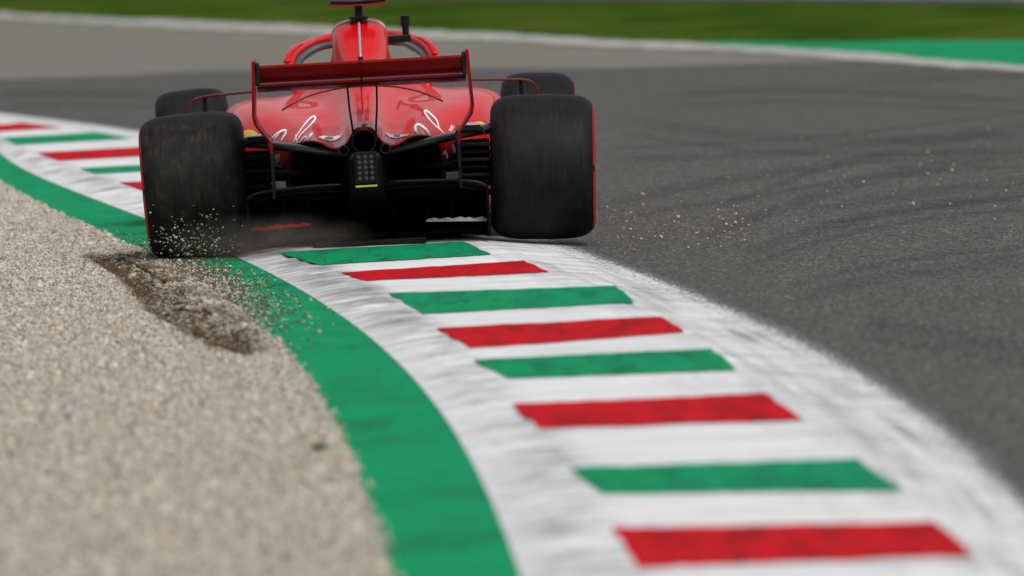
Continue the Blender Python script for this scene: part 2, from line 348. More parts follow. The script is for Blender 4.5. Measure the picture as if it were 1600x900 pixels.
def soil_at(x, y):
    """0..1: dark earth dug up where the wheel left the kerb"""
    d = seg_d(x, y / 4, FURROW); fx = np.array([p[0] for p in FURROW]); fy = np.array([p[1] for p in FURROW])
    side = x - np.interp(-y / 4, -fy, fx)                                     # > 0: towards the kerb
    w_ = np.where(side > 0, .085, .045); n1 = vnoise(x * 14 + 50, y * 4 + 9); n2 = vnoise(x * 45 + 7, y * 13 + 3)
    core = np.exp(-(d / w_) ** 2) * (.55 + .75 * n1)
    inside = (side > 0) & (y > 30.9) & (y < 38.4) & (x < np.interp(y, AM, fA_t) + .02)
    wide = inside * np.exp(-(d / .26) ** 2) * np.clip((n1 * .6 + n2 * .6 - .30) * 2.6, 0, 1)
    top = np.exp(-(seg_d(x, y / 4, UPPER) / .05) ** 2) * (.3 + .9 * n1)
    return np.clip(np.maximum(np.maximum(core, wide), top), 0, 1)
# bed mesh: grid with ruts pressed in
nx, ny = 60, 320; V = []; soil = []
for i in range(ny + 1):
    y = Y0 + (Y1 - Y0) * i / ny
    for j in range(nx + 1):
        t = j / nx; x = fA(y) - float(np.interp(y, [20, 27, 33], [.035, .028, .012])) - 40 * (1 - t) ** 3.2; V.append((x, y, 0))
V = np.array(V); soil = soil_at(V[:, 0], V[:, 1])
V[:, 2] = 0.003 + 0.012 * np.sin(V[:, 0] * 2.1 + V[:, 1] * .5) * np.clip((np.interp(V[:, 1], AM, fA_t) - V[:, 0]) / 1.0, 0, 1) - 0.035 * soil
V[:, 2] = np.maximum(V[:, 2], np.where(np.interp(V[:, 1], AM, fA_t) - V[:, 0] < .12, .002, -0.016))
bed = mesh_obj('gravel_bed', V, grid_faces(ny + 1, nx + 1, True), M['bed'], smooth=True)
at = bed.data.attributes.new('soil', 'FLOAT', 'POINT'); at.data.foreach_set('value', np.clip(soil, 0, 1).astype(np.float32))
tag(bed, 'beige gravel trap beside the green verge', 'gravel trap', kind='structure')

OCT = np.array([(1, 0, 0), (-1, 0, 0), (0, 1, 0), (0, -1, 0), (0, 0, 1), (0, 0, -1)], float)
OCF = np.array([(0, 2, 4), (2, 1, 4), (1, 3, 4), (3, 0, 4), (2, 0, 5), (1, 2, 5), (3, 1, 5), (0, 3, 5)])
def stones(name, P, size, mat, soil=None):
    """one mesh of many small angular stones"""
    n = len(P); R = RNG.normal(size=(n, 3, 3)); Q = np.linalg.qr(R)[0]
    sc = size[:, None] * RNG.uniform(.55, 1.25, (n, 3)); V = OCT[None] * sc[:, None, :] * RNG.uniform(.7, 1.25, (n, 6, 1))
    V = np.einsum('nij,nkj->nki', Q, V) + P[:, None, :]; F = (OCF[None] + (np.arange(n) * 6)[:, None, None]).reshape(-1, 3)
    me = bpy.data.meshes.new(name); me.vertices.add(n * 6); me.vertices.foreach_set('co', V.reshape(-1)); nf = len(F)
    me.loops.add(nf * 3); me.loops.foreach_set('vertex_index', F.reshape(-1).astype(np.int32)); me.polygons.add(nf)
    me.polygons.foreach_set('loop_start', np.arange(0, nf * 3, 3, dtype=np.int32)); me.update(calc_edges=True); me.validate()
    me.materials.append(mat)
    if soil is not None:
        a = me.attributes.new('soil', 'FLOAT', 'POINT'); a.data.foreach_set('value', np.repeat(soil, 6).astype(np.float32))
    o = bpy.data.objects.new(name, me); COL.objects.link(o); o['kind'] = 'stuff'; return o
n = 125000
y = RNG.uniform(19.0, 52, n); a = np.interp(y, AM, fA_t); wleft = np.clip(a - (-0.0625 * y - 0.35), .25, 3)
x = a - np.interp(y, [20, 27, 33], [.040, .030, .014]) - wleft * RNG.uniform(0, 1, n) + RNG.normal(0, .013, n)
so = soil_at(x, y); so = np.clip(so * 1.5 * RNG.uniform(.4, 1.2, n), 0, .97)
keep = x > -99
z = 0.004 + 0.012 * np.sin(x * 2.1 + y * .5) * np.clip((a - x), 0, 1) - 0.03 * soil_at(x, y) + RNG.uniform(-.003, .006, n)
P = np.stack([x, y, np.maximum(z, np.where(a - x < .14, .004, -.014))], 1)
# spill over the green strip by the rut
m = 5000; yy = RNG.normal(35.8, 1.7, m); xx = np.interp(yy, AM, fA_t) - .05 + np.abs(RNG.normal(0, .13, m)); ok = xx < np.array([fB(v) for v in yy])
P = np.vstack([P, np.stack([xx, yy, np.full(m, .004)], 1)[ok]]); so = np.concatenate([so, (RNG.uniform(0, 1, m) < .6)[ok] * .9])
sz = RNG.lognormal(math.log(.0068), .38, len(P)); sz[n:] *= .62; big = RNG.uniform(0, 1, len(P)) < .012; sz[big] *= 2.0
tag(stones('gravel', P, sz, M['stone'], so), 'loose beige and grey gravel stones covering the trap', 'gravel')
# stones strewn on the asphalt
px = np.concatenate([RNG.uniform(925, 1180, 150), RNG.uniform(1100, 1640, 150)]); py = np.concatenate([RNG.normal(350, 22, 150), RNG.normal(290, 40, 150)])
P = np.array([tuple(gnd(a_, b_, .002)) for a_, b_ in zip(px, py) if b_ > 180])
P = np.array([p for p in P if p[0] > fE(p[1]) + .05])
tag(stones('strewn_stones', P, RNG.lognormal(math.log(.0038), .5, len(P)), M['stone'], np.zeros(len(P))), 'small pale stones strewn over the dark asphalt', 'stones')

# skid marks on the asphalt
def skid(pts, wpx):
    Q = catmull(np.array(pts, float), 10); V = []; UV = []
    for i, (a_, b_) in enumerate(Q):
        for k, s_ in enumerate((-1, 1)):
            g_ = gnd(a_, b_ + s_ * wpx / 2, -0.005); V.append(tuple(g_)); UV.append((i / (len(Q) - 1), k))
    F = [(2 * i, 2 * i + 1, 2 * i + 3, 2 * i + 2) for i in range(len(Q) - 1)]
    o = mesh_obj('skid_mark', V, F, M['skid'], track); uvl = o.data.uv_layers.new(name='UVMap')
    for lp in o.data.loops: uvl.data[lp.index].uv = UV[lp.vertex_index]
for pts, wd in [([(935, 321), (1031, 300), (1163, 277), (1272, 263), (1360, 248), (1640, 226)], 13), ([(1080, 375), (1206, 330), (1294, 300), (1425, 265), (1640, 234)], 15),
                ([(1240, 332), (1403, 307), (1513, 292), (1640, 279)], 13), ([(966, 186), (1075, 201), (1206, 214), (1360, 219), (1640, 211)], 11), ([(1000, 152), (1206, 140), (1381, 146), (1640, 160)], 9),
                ([(1300, 134), (1513, 121), (1640, 114)], 6), ([(1340, 505), (1450, 520), (1640, 556)], 18), ([(1150, 400), (1300, 352), (1450, 322), (1640, 300)], 14), ([(940, 250), (1100, 245), (1300, 232), (1640, 190)], 9),
                ([(-40, 150), (90, 146), (230, 150), (300, 158)], 9), ([(1230, 470), (1400, 430), (1640, 400)], 14)]:
    skid(pts, wd * 1.7)
    dy = random.choice((-1, 1)) * wd * random.uniform(1.2, 2.4); skid([(a_ + random.uniform(-8, 8), b_ + dy + random.uniform(-2, 2)) for a_, b_ in pts], wd * .8)

# kerb: crowned profile with rumble ridges on the inner band
yk = np.arange(Y0, Y1, 0.06); cs = [0, .15, .3, .5, .7, .85, 1]
V = []; nc = 0
for y in yk:
    B_, C_, D_, E_ = fB(y), fC(y), fD(y), fE(y); row = []
    rid = 0.5 + 0.5 * math.sin(y * 2 * math.pi / 0.36)
    for t in cs: row.append((B_ + (C_ - B_) * t, y, 0.004 + (ZC - .004) * t + 0.012 * rid * math.sin(math.pi * t)))
    for t in (.25, .5, .75): row.append((C_ + (D_ - C_) * t, y, ZC + (ZD - ZC) * t))
    for t in (0, .2, .45, .7, 1.0): row.append((D_ + (E_ - D_) * t + (jag() if t == 1 else 0), y, ZD * (1 - t) ** 1.4 - 0.003 * t))
    nc = len(row); V += row
kerb = mesh_obj('kerb', V, grid_faces(len(yk), nc), M['kerb_white'], smooth=True)
vv = cs + [1.25, 1.5, 1.75] + [2, 2.2, 2.45, 2.7, 3.0]; uvl = kerb.data.uv_layers.new(name='UVMap')
li = np.zeros(len(kerb.data.loops), np.int32); kerb.data.loops.foreach_get('vertex_index', li)
uvl.data.foreach_set('uv', np.stack([yk[li // nc], np.array(vv)[li % nc]], 1).astype(np.float32).reshape(-1))
tag(kerb, 'raised white kerb with red and green stripes curving under the car', 'kerb', kind='structure')
def stripe(name, ya, yb, mat, sk):
    """painted block between curves C and D; sk: how far the right end lies ahead"""
    nu, nv = 16, 6; V = []
    ja = np.convolve(RNG.normal(0, .05, nu + 5), np.ones(5) / 5, 'valid') + RNG.normal(0, .008, nu + 1); jb = np.convolve(RNG.normal(0, .05, nu + 5), np.ones(5) / 5, 'valid') + RNG.normal(0, .008, nu + 1)
    for i in range(nu + 1):
        t = i / nu
        for j in range(nv + 1):
            s_ = j / nv; y = ya + ja[i] + (yb + jb[i] - ya - ja[i]) * s_ + sk * t
            V.append((fC(y) + (fD(y) - fC(y)) * t, y, ZC + (ZD - ZC) * t + .003))
    return mesh_obj(name, V, grid_faces(nu + 1, nv + 1, True), mat, kerb, True)
STR = [(15.6, 16.7), (18.0, 19.1)] + [None] * 8 + [(38.9, 40.9), (42.1, 43.3), (44.9, 46.39), (47.8, 48.8), (50.2, 51.81), (53.4, 54.93), (56.2, 57.6), (59, 60.2), (61.8, 63), (64.6, 65.8)]
QUADS = [((955, 824), (1000, 887), (1458, 814), (1524, 867)), ((888, 729), (940, 772), (1338, 716), (1408, 765)), ((798, 631), (845, 669), (1192, 614), (1257, 656)), ((738, 562), (795, 591), (1112, 544), (1152, 578)),
         ((681, 512), (735, 544), (1032, 494), (1072, 519)), ((606, 458), (660, 490), (964, 446), (992, 473)), ((530, 426), (572, 438), (817, 407), (859, 425)), ((432, 394), (500, 414), (722, 377), (767, 397))]
def stripe_quad(name, q, mat):
    TL, BL = (gnd(*p, ZC + .003) for p in q[:2]); TR, BR = (gnd(*p, ZD + .003) for p in q[2:]); nu, nv = 24, 6; V = []
    wv = lambda: np.convolve(RNG.normal(0, .022, nu + 5), np.ones(5) / 5, 'valid') + RNG.normal(0, .010, nu + 1)
    ja, jb = wv(), wv()
    for i in range(nu + 1):
        t = i / nu; a_ = BL.lerp(BR, t) + Vector((0, ja[i], 0)); b_ = TL.lerp(TR, t) + Vector((0, jb[i], 0))
        for j in range(nv + 1):
            p = a_.lerp(b_, j / nv)
            if i in (0, nu): p.x += random.gauss(0, .004)
            V.append(p)
    return mesh_obj(name, V, grid_faces(nu + 1, nv + 1, True), mat, kerb, True)
for i, st in enumerate(STR):
    red = i % 2 == 0; nm, mt = ('red_stripe', M['kerb_red']) if red else ('green_stripe', M['kerb_green'])
    if st is None: stripe_quad(nm, QUADS[i - 2], mt)
    else: stripe(nm, st[0], st[1], mt, .12 if st[0] < 44 else .25)

# barrier at the far side of the grass
g0, g1 = gnd(700, -5), gnd(1600, 4); bd = (g1 - g0); bd.z = 0; bd.normalize(); bn = Vector((-bd.y, bd.x, 0))
bar_root = empty('guardrail', g0)
tag(bar_root, 'steel guardrail on a concrete footing beyond the grass', 'guardrail')
def along(s_, off, z): return bd * s_ + bn * off + Vector((0, 0, z))
def run(name, prof, mat, s0=-40, s1=30):
    mb = MB(); k = len(prof); V = [along(s_, o_, z_) for s_ in (s0, s1) for o_, z_ in prof]
    mb.add(V, [(i, (i + 1) % k, k + (i + 1) % k, k + i) for i in range(k)] + [tuple(range(k)), tuple(range(k, 2 * k))[::-1]]); return mb.build(name, mat, bar_root)
run('footing', [(0, -.02), (0, .035), (.5, .035), (.5, -.02)], M['concrete'])
for zz in (.12, .50, .88):
    run('rail', [(.12, zz), (.06, zz + .06), (.06, zz + .10), (.12, zz + .155), (.06, zz + .21), (.06, zz + .25), (.12, zz + .31), (.14, zz + .31), (.14, zz)], M['steel'])
for i in range(36):
    mb = MB(); p = along(-39 + 2 * i, .24, 0); mb.box((p.x - .05, p.y - .05, .02), (p.x + .05, p.y + .05, 1.3)); mb.build('post', M['steel'], bar_root)

# ------------------------------------------------------------------ the car
CAR_O, CAR_YAW, CAR_ROLL = Vector((-0.625, 38.0, 0.0125)), rad(0.8), rad(1.0)
car = empty('racing_car', CAR_O)
CM = Matrix.Translation(CAR_O) @ Matrix.Rotation(CAR_YAW, 4, 'Z') @ Matrix.Rotation(-CAR_ROLL, 4, 'Y')
car.matrix_world = CM; CI = CM.inverted()
tag(car, 'red single-seater racing car seen from behind, riding the striped kerb', 'racing car')
def car_ray(px, py):
    return CI @ CP, (CI.to_3x3() @ ray(px, py)).normalized()

# --- engine cover and sidepods: one lofted skin, half sections mirrored
SEC = [
 [(0, -.30, .548), (.035, -.30, .543), (.058, -.29, .515), (.082, -.28, .480), (.115, -.27, .462), (.150, -.25, .466), (.195, -.22, .490), (.245, -.17, .497), (.300, -.08, .480), (.335, .00, .43), (.345, .05, .30), (.34, .08, .10)],
 [(0, -.05, .580), (.040, -.05, .573), (.065, -.05, .545), (.090, -.04, .512), (.125, -.03, .494), (.170, -.02, .497), (.220, 0, .515), (.285, .03, .522), (.352, .08, .495), (.395, .13, .43), (.40, .15, .30), (.39, .16, .10)],
 [(0, .30, .640), (.045, .30, .630), (.072, .30, .600), (.100, .30, .570), (.140, .30, .552), (.195, .31, .552), (.265, .32, .570), (.345, .34, .574), (.435, .36, .540), (.485, .36, .45), (.49, .36, .30), (.47, .36, .10)],
 [(0, .65, .715), (.050, .65, .703), (.080, .65, .668), (.110, .65, .632), (.155, .65, .610), (.225, .65, .610), (.325, .65, .614), (.430, .65, .612), (.530, .65, .578), (.580, .65, .48), (.580, .65, .30), (.54, .65, .10)],
 [(0, 1.0, .825), (.062, 1.0, .808), (.095, 1.0, .755), (.122, 1.0, .705), (.170, 1.0, .660), (.255, 1.0, .636), (.375, 1.0, .642), (.500, 1.0, .642), (.590, 1.0, .605), (.612, 1.0, .50), (.600, 1.0, .30), (.55, 1.0, .10)],
 [(0, 1.30, .945), (.086, 1.3, .927), (.122, 1.3, .868), (.132, 1.3, .790), (.205, 1.3, .718), (.300, 1.3, .668), (.390, 1.3, .650), (.525, 1.3, .648), (.620, 1.3, .606), (.645, 1.3, .50), (.635, 1.3, .30), (.58, 1.3, .10)],
 [(0, 1.52, 1.000), (.098, 1.52, .980), (.130, 1.52, .930), (.136, 1.52, .820), (.215, 1.52, .722), (.310, 1.52, .668), (.395, 1.52, .650), (.535, 1.52, .646), (.632, 1.52, .606), (.658, 1.52, .50), (.65, 1.52, .30), (.59, 1.52, .10)],
 [(0, 1.66, .985), (.084, 1.66, .965), (.120, 1.66, .90), (.130, 1.66, .80), (.215, 1.66, .712), (.310, 1.66, .664), (.395, 1.66, .648), (.535, 1.66, .642), (.632, 1.66, .604), (.66, 1.66, .50), (.65, 1.66, .30), (.59, 1.66, .10)]]
Gd = loft(SEC, 7, 5); r_, c_, _ = Gd.shape
L = Gd[:, 1:][:, ::-1].copy(); L[:, :, 0] *= -1
full = np.concatenate([L, Gd], axis=1); c2 = full.shape[1]
shell = mesh_obj('engine_cover', full.reshape(-1, 3), grid_faces(r_, c2), M['paint'], car, True)
sm = shell.modifiers.new('thickness', 'SOLIDIFY'); sm.thickness = 0.006; sm.offset = -1
shell_bvh = BVHTree.FromPolygons([Vector(v) for v in full.reshape(-1, 3)], grid_faces(r_, c2))
# front face of the cover and sidepod inlets
ring = [tuple(p) for p in full[-1]]
mesh_obj('front_bulkhead', ring, [tuple(range(len(ring)))], M['carbon'], car)
# sidepod noses ahead of the cover
for s_ in (-1, 1):
    secs = []
    for yv_, k in ((1.66, 1.0), (1.9, .99), (2.1, .95)):
        secs.append([(s_ * (.26 + (q[0] - .26) * k), yv_, .40 + (q[1] - .40) * k) for q in ((.26, .664), (.395, .648), (.535, .642), (.632, .604), (.66, .50), (.65, .30), (.59, .10))])
    g_ = loft(secs, 3, 4); mesh_obj('sidepod', g_.reshape(-1, 3), grid_faces(g_.shape[0], g_.shape[1], s_ < 0), M['paint'], car, True)
# monocoque and nose
secs = []
for yv_, hw, zt, zb in ((1.5, .27, .66, .10), (2.2, .27, .66, .10), (2.9, .23, .64, .14), (3.6, .17, .56, .24), (4.3, .11, .36, .20), (4.75, .07, .24, .16)):
    secs.append([(0, yv_, zt), (hw * .6, yv_, zt - .01), (hw * .95, yv_, zt - .07), (hw, yv_, (zt + zb) / 2), (hw * .8, yv_, zb + .03), (0, yv_, zb)])
g_ = loft(secs, 4, 4); L = g_[:, 1:][:, ::-1].copy(); L[:, :, 0] *= -1; g_ = np.concatenate([L, g_], 1)
mesh_obj('monocoque', g_.reshape(-1, 3), grid_faces(g_.shape[0], g_.shape[1]), M['paint'], car, True)
mb = MB(); mb.tube([(-.2, 1.7, .67), (-.22, 2.0, .69), (-.2, 2.5, .67), (0, 2.62, .66), (.2, 2.5, .67), (.22, 2.0, .69), (.2, 1.7, .67)], .04, 10)
mb.build('cockpit_padding', M['carbon'], car, True)
# spine: thin dark and silver ridge along the top of the cover
def surf_z(x_, y_):
    h = shell_bvh.ray_cast(Vector((x_, y_, 2)), Vector((0, 0, -1))); return h[0].z if h[0] else None
pts = [(0, y_, surf_z(0.0004, y_) + .002) for y_ in np.linspace(-.27, 1.5, 40)]
mb = MB(); mb.tube([p for p in pts if p[1] > 0.98], .006, 8, 1.3); mb.build('spine', M['silver'], shell, True)
mb = MB(); mb.tube([p for p in pts if p[1] <= 1.0], .005, 8, 1.0); mb.build('spine', M['darkred'], shell, True)
mb = MB(); mb.bar((0, .96, surf_z(.0004, .96) - .01), (0, .96, surf_z(.0004, .96) + .022), .05, .024); mb.build('spine_cap', M['carbon'], shell, True)
# thin panel trim round the airbox shoulder
mb = MB()
for s_ in (-1, 1):
    arc = []
    for xx in np.linspace(.012, .125, 14):
        zz = surf_z(s_ * xx, 1.46); arc.append((s_ * xx, 1.46, zz + .002))
    mb.tube(arc, .0035, 6)
mb.build('airbox_trim', M['silver'], shell, True)

# --- roll hoop camera, side camera, halo
t_ = MB(); t_.bar((0, 1.45, .985), (0, 1.45, 1.065), .10, .042, n=14); t_.build('camera_stem', M['satin'], car, True, .8)
t_ = MB(); t_.box((-.045, 1.38, .996), (.045, 1.52, 1.008)); t_.build('camera_mount', M['carbon'], car, bevel=.003)
t_ = MB()
for s_ in (-1, 1): t_.bar((0, 1.45, 1.073), (s_ * .127, 1.45, 1.080), .13, .026, n=14)
t_.build('camera_wing', M['satin'], car, True, .8)
t_ = MB(); t_.box((-.126, 1.375, 1.058), (.126, 1.39, 1.066)); t_.build('camera_wing_edge', M['darkred'], car)
t_ = MB(); t_.box((.118, 1.62, .873), (.236, 1.72, .908)); t_.build('side_camera_bracket', M['satin'], car, bevel=.006)
t_ = MB(); t_.bar((.215, 1.67, .90), (.213, 1.67, .955), .05, .030, n=12, w2=.05, t2=.034); t_.bar((.213, 1.67, .95), (.213, 1.67, .996), .06, .044, n=12); t_.build('side_camera', M['satin'], car, True, .7)
hp = [(-.265, 1.58, .58), (-.30, 1.62, .67), (-.335, 1.70, .76), (-.325, 1.82, .825), (-.27, 2.02, .868), (-.18, 2.3, .893), (0, 2.48, .900)]
hp = hp + [(-a_, b_, c) for a_, b_, c in hp[-2::-1]]
hq = catmull(np.array(hp), 7)
t_ = MB(); t_.tube(hq, .023, 14, .9); halo = t_.build('halo', M['paint'], car, True)
t_ = MB(); t_.tube([(a_ * .93, b_, c - .030) for a_, b_, c in hq], .022, 12, .9); t_.build('halo_liner', M['arm'], halo, True)
for s_ in (-1, 1):
    q_ = [(s_ * abs(a_) * 1.03, b_ - .02, c + .018) for a_, b_, c in hq[17:29]]; t_ = MB(); t_.tube(q_, .015, 8, .4); t_.build('halo_winglet', M['paint'], halo, True)
t_ = MB(); t_.bar((0, 2.5, .89), (0, 2.95, .60), .05, .02, n=10); t_.build('halo_pillar', M['paint'], halo, True)

# --- wheels
def lathe(prof, n=72, x_mirror=1):
    V = [(x_mirror * px_, r * math.cos(2 * math.pi * k / n), r * math.sin(2 * math.pi * k / n)) for px_, r in prof for k in range(n)]
    F = [(i * n + k, i * n + (k + 1) % n, (i + 1) * n + (k + 1) % n, (i + 1) * n + k) for i in range(len(prof) - 1) for k in range(n)]
    return V, [f[::-1] for f in F] if x_mirror > 0 else F
TP = [(-.185, .168), (-.208, .178), (-.226, .205), (-.232, .240), (-.228, .268), (-.216, .292), (-.193, .311), (-.158, .3225), (-.10, .3290), (0, .331)]
TP = np.array(TP + [(-a_, b_) for a_, b_ in TP[-2::-1]]); TP = catmull(TP, 4)
def wheel(cx, cy, cz, sx, scale_w, rr, camber, steer, mat, front=False):
    k = rr / .331
    prof = [(a_ * scale_w, b_ * k) for a_, b_ in TP]
    V, F = lathe([(-.15 * scale_w, .11 * k), (-.19 * scale_w, .172 * k), (-.12 * scale_w, .155 * k), (.10 * scale_w, .155 * k), (.19 * scale_w, .172 * k), (.16 * scale_w, .15 * k), (.13 * scale_w, .05)], 48)
    rimo = mesh_obj('wheel', V, F, M['rim'], car, True, .6)
    rimo.location = (cx, cy, cz); rimo.rotation_euler = (0, camber * sx, steer)
    V, F = lathe(prof); mesh_obj('tyre', V, F, mat, rimo, True)
    o_ = sx   # outer side
    for a0, a1 in ((60, 177.5), (183, 300)):
        mb = MB(); V = []; nn = 48; rs = (.222, .242, .262, .286)
        for i in range(nn + 1):
            q = rad(a0 + (a1 - a0) * i / nn)
            for r in rs:
                xx = np.interp(r, [p[1] for p in TP[:20]], [-p[0] for p in TP[:20]]) * scale_w + (.003 if sx > 0 else .0012)
                V.append((o_ * xx, r * k * math.cos(q), r * k * math.sin(q)))
        mb.add(V, grid_faces(nn + 1, 4, o_ > 0)); mb.build('tyre_band', M['red_band'], rimo, True)
    mb = MB()
    for i in range(10):
        q = 2 * math.pi * i / 10; mb.bar((o_ * .12 * scale_w, .03 * math.cos(q), .03 * math.sin(q)), (o_ * .13 * scale_w, .152 * k * math.cos(q), .152 * k * math.sin(q)), .03, .022, (1, 0, 0), 6)
    mb.build('spokes', M['rim'], rimo, True, .7)
    mb = MB(); mb.bar((o_ * .09 * scale_w, 0, 0), (o_ * .16 * scale_w, 0, 0), .08, .08, (0, 1, 0), 12); mb.build('wheel_nut', M['silver'], rimo, True, .7)
    mb = MB(); mb.bar((-o_ * .20 * scale_w, 0, 0), (o_ * .05 * scale_w, 0, 0), .29 * k, .29 * k, (0, 1, 0), 40); mb.build('brake_drum', M['carbon'], rimo, True, .7)
    return rimo
TR = .774
wheel(-TR + .014, 0, .321, -1, 1.0, .324, rad(2.2), 0, M['rubber_dusty']); wheel(TR + .014, 0, .321, 1, 1.0, .324, rad(2.4), rad(-1.4), M['rubber'])
wheel(-.835, 3.62, .328, -1, .77, .330, rad(2.5), rad(1), M['rubber'], True); wheel(.835, 3.62, .318, 1, .77, .330, rad(2.5), rad(1), M['rubber'], True)

# --- rear wing
def foil(prof, x0, x1, nx_=2, bow=0.0):
    """closed profile in (y, z) swept across x"""
    V = []; k = len(prof); xs = np.linspace(x0, x1, nx_)
    for xx in xs: V += [(xx, a_, b_ + bow * (1 - (xx / x1) ** 2)) for a_, b_ in prof]
    F = [(i * k + j, i * k + (j + 1) % k, (i + 1) * k + (j + 1) % k, (i + 1) * k + j) for i in range(nx_ - 1) for j in range(k)]
    return V, F + [tuple(range(k))[::-1], tuple(range((nx_ - 1) * k, nx_ * k))]
low = catmull(np.array([(-.22, .795), (-.28, .764), (-.37, .747), (-.47, .750), (-.56, .772)]), 4); up_ = catmull(np.array([(-.565, .777), (-.47, .763), (-.37, .766), (-.28, .785), (-.225, .80)]), 4)
V, F = foil([tuple(p) for p in low] + [tuple(p) for p in up_], -.452, .452, 12); wing = mesh_obj('rear_wing', V, F, M['satin'], car, True, .6); wing.data.materials.append(M['paint'])
for p in wing.data.polygons:
    if p.normal.z < -.3 and p.center.y < -.40: p.material_index = 1
wing.location = (.004, 0, -.016); wing.scale = (1.015, 1, 1)
low = catmull(np.array([(-.545, .789), (-.60, .796), (-.655, .818), (-.695, .856)]), 4); up_ = catmull(np.array([(-.698, .862), (-.655, .832), (-.60, .812), (-.545, .797)]), 4)
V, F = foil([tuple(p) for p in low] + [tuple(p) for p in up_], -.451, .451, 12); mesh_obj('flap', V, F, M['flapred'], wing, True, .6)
mb = MB(); mb.box((-.450, -.702, .861), (.450, -.694, .871)); mb.build('gurney_lip', M['darkred'], wing)
mb = MB(); mb.box((-.450, -.572, .7745), (.450, -.564, .7845)); mb.build('trailing_lip', M['paint'], wing, bevel=.003)
mb = MB(); mb.bar((0, -.565, .765), (0, -.708, .866), .008, .006, (1, 0, 0), 8); mb.build('actuator', M['carbon'], wing, True, .7)
for s_ in (-1, 1):
    lev = [(.462, .892, -.72, -.30), (.466, .80, -.72, -.14), (.470, .72, -.70, -.10), (.474, .645, -.66, -.12), (.466, .610, -.64, -.16), (.440, .570, -.60, -.2), (.412, .532, -.56, -.22), (.405, .48, -.54, -.22), (.405, .28, -.50, -.22)]
    th = .012; V = []
    for xx, zz, ya, yb in lev:
        V += [(s_ * (xx - th / 2), ya, zz), (s_ * (xx + th / 2), ya, zz), (s_ * (xx + th / 2), yb, zz), (s_ * (xx - th / 2), yb, zz)]
    k = len(lev); F = [(i * 4 + j, i * 4 + (j + 1) % 4, (i + 1) * 4 + (j + 1) % 4, (i + 1) * 4 + j) for i in range(k - 1) for j in range(4)] + [(3, 2, 1, 0), tuple(range(4 * k - 4, 4 * k))]
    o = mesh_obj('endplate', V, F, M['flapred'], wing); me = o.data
    me.materials.append(M['satin'])
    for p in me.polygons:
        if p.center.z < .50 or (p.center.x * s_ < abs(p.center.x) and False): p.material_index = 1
    mb = MB(); mb.box((s_ * .438 if s_ > 0 else -.455, -.715, .782), (.455 if s_ > 0 else -.438, -.45, .885)); mb.build('endplate_pod', M['satin'], wing, bevel=.006)
    mb = MB(); mb.tube(catmull(np.array([(s_ * .064, -.36, .752), (s_ * .060, -.34, .66), (s_ * .052, -.30, .57), (s_ * .050, -.30, .50)]), 5), .030, 10, .16, (1, 0, 0)); mb.build('pylon', M['satin'], wing, True)
# low T-wing arching over the cover
tw = catmull(np.array([(-.36, .10, .632), (-.30, .08, .664), (-.22, .06, .695), (-.12, .05, .715), (0, .05, .722), (.12, .05, .715), (.22, .06, .695), (.30, .08, .664), (.36, .10, .632)]), 4)
V = []
for a_, b_, c in tw: ch = .05 * (1 - (abs(a_) / .40) ** 2) + .008; V += [(a_, b_ - ch / 2, c + .003), (a_, b_, c + .006), (a_, b_ + ch / 2, c), (a_, b_, c - .004)]
F = [(i * 4 + j, i * 4 + (j + 1) % 4, (i + 1) * 4 + (j + 1) % 4, (i + 1) * 4 + j) for i in range(len(tw) - 1) for j in range(4)] + [(3, 2, 1, 0), tuple(range(4 * len(tw) - 4, 4 * len(tw)))]
twing = mesh_obj('t_wing', V, F, M['satin'], car, True, .9)
mb = MB(); mb.box((-.004, .03, .575), (.004, .07, .722)); mb.build('t_wing_post', M['paint'], twing)

# --- tail: exhaust, rain light, gearbox, diffuser, suspension
mb = MB(); n_ = 32; V = []
for yy, r in ((-.44, .052), (-.46, .054), (-.46, .048), (-.10, .044)):
    V += [(r * math.cos(2 * math.pi * k / n_), yy, .492 + r * math.sin(2 * math.pi * k / n_)) for k in range(n_)]
V0 = [(.052 * math.cos(2 * math.pi * k / n_), -.1, .492 + .052 * math.sin(2 * math.pi * k / n_)) for k in range(n_)]; V = V0 + V
mb.add(V, [(i * n_ + k, (i + 1) * n_ + k, (i + 1) * n_ + (k + 1) % n_, i * n_ + (k + 1) % n_) for i in range(4) for k in range(n_)] + [tuple(range(4 * n_, 5 * n_))])
mb.build('exhaust_pipe', M['carbon'], car, True, .6)
for s_ in (-1, 1):
    mb = MB(); V = []; n_ = 20
    for yy, r in ((-.1, .024), (-.33, .024), (-.33, .019), (-.1, .018)):
        V += [(s_ * .092 + r * math.cos(2 * math.pi * k / n_), yy, .452 + r * math.sin(2 * math.pi * k / n_)) for k in range(n_)]
    mb.add(V, [(i * n_ + k, (i + 1) * n_ + k, (i + 1) * n_ + (k + 1) % n_, i * n_ + (k + 1) % n_) for i in range(3) for k in range(n_)] + [tuple(range(3 * n_, 4 * n_))]); mb.build('wastegate_pipe', M['pipe'], car, True, .6)
mb = MB(); V = []
for yy, hw, z0, z1 in ((.5, .20, .09, .46), (.0, .15, .10, .445), (-.25, .085, .22, .44), (-.60, .058, .295, .44)):
    V += [(-hw, yy, z0), (hw, yy, z0), (hw, yy, z1 - .02), (hw * .8, yy, z1), (-hw * .8, yy, z1), (-hw, yy, z1 - .02)]
mb.add(V, [(i * 6 + j, i * 6 + (j + 1) % 6, (i + 1) * 6 + (j + 1) % 6, (i + 1) * 6 + j) for i in range(3) for j in range(6)] + [tuple(range(6))[::-1], tuple(range(18, 24))])
mb.build('gearbox', M['carbon'], car, bevel=.008)
mb = MB(); mb.box((-.048, -.645, .312), (.050, -.602, .452)); lamp = mb.build('rain_light', M['carbon'], car, bevel=.005)
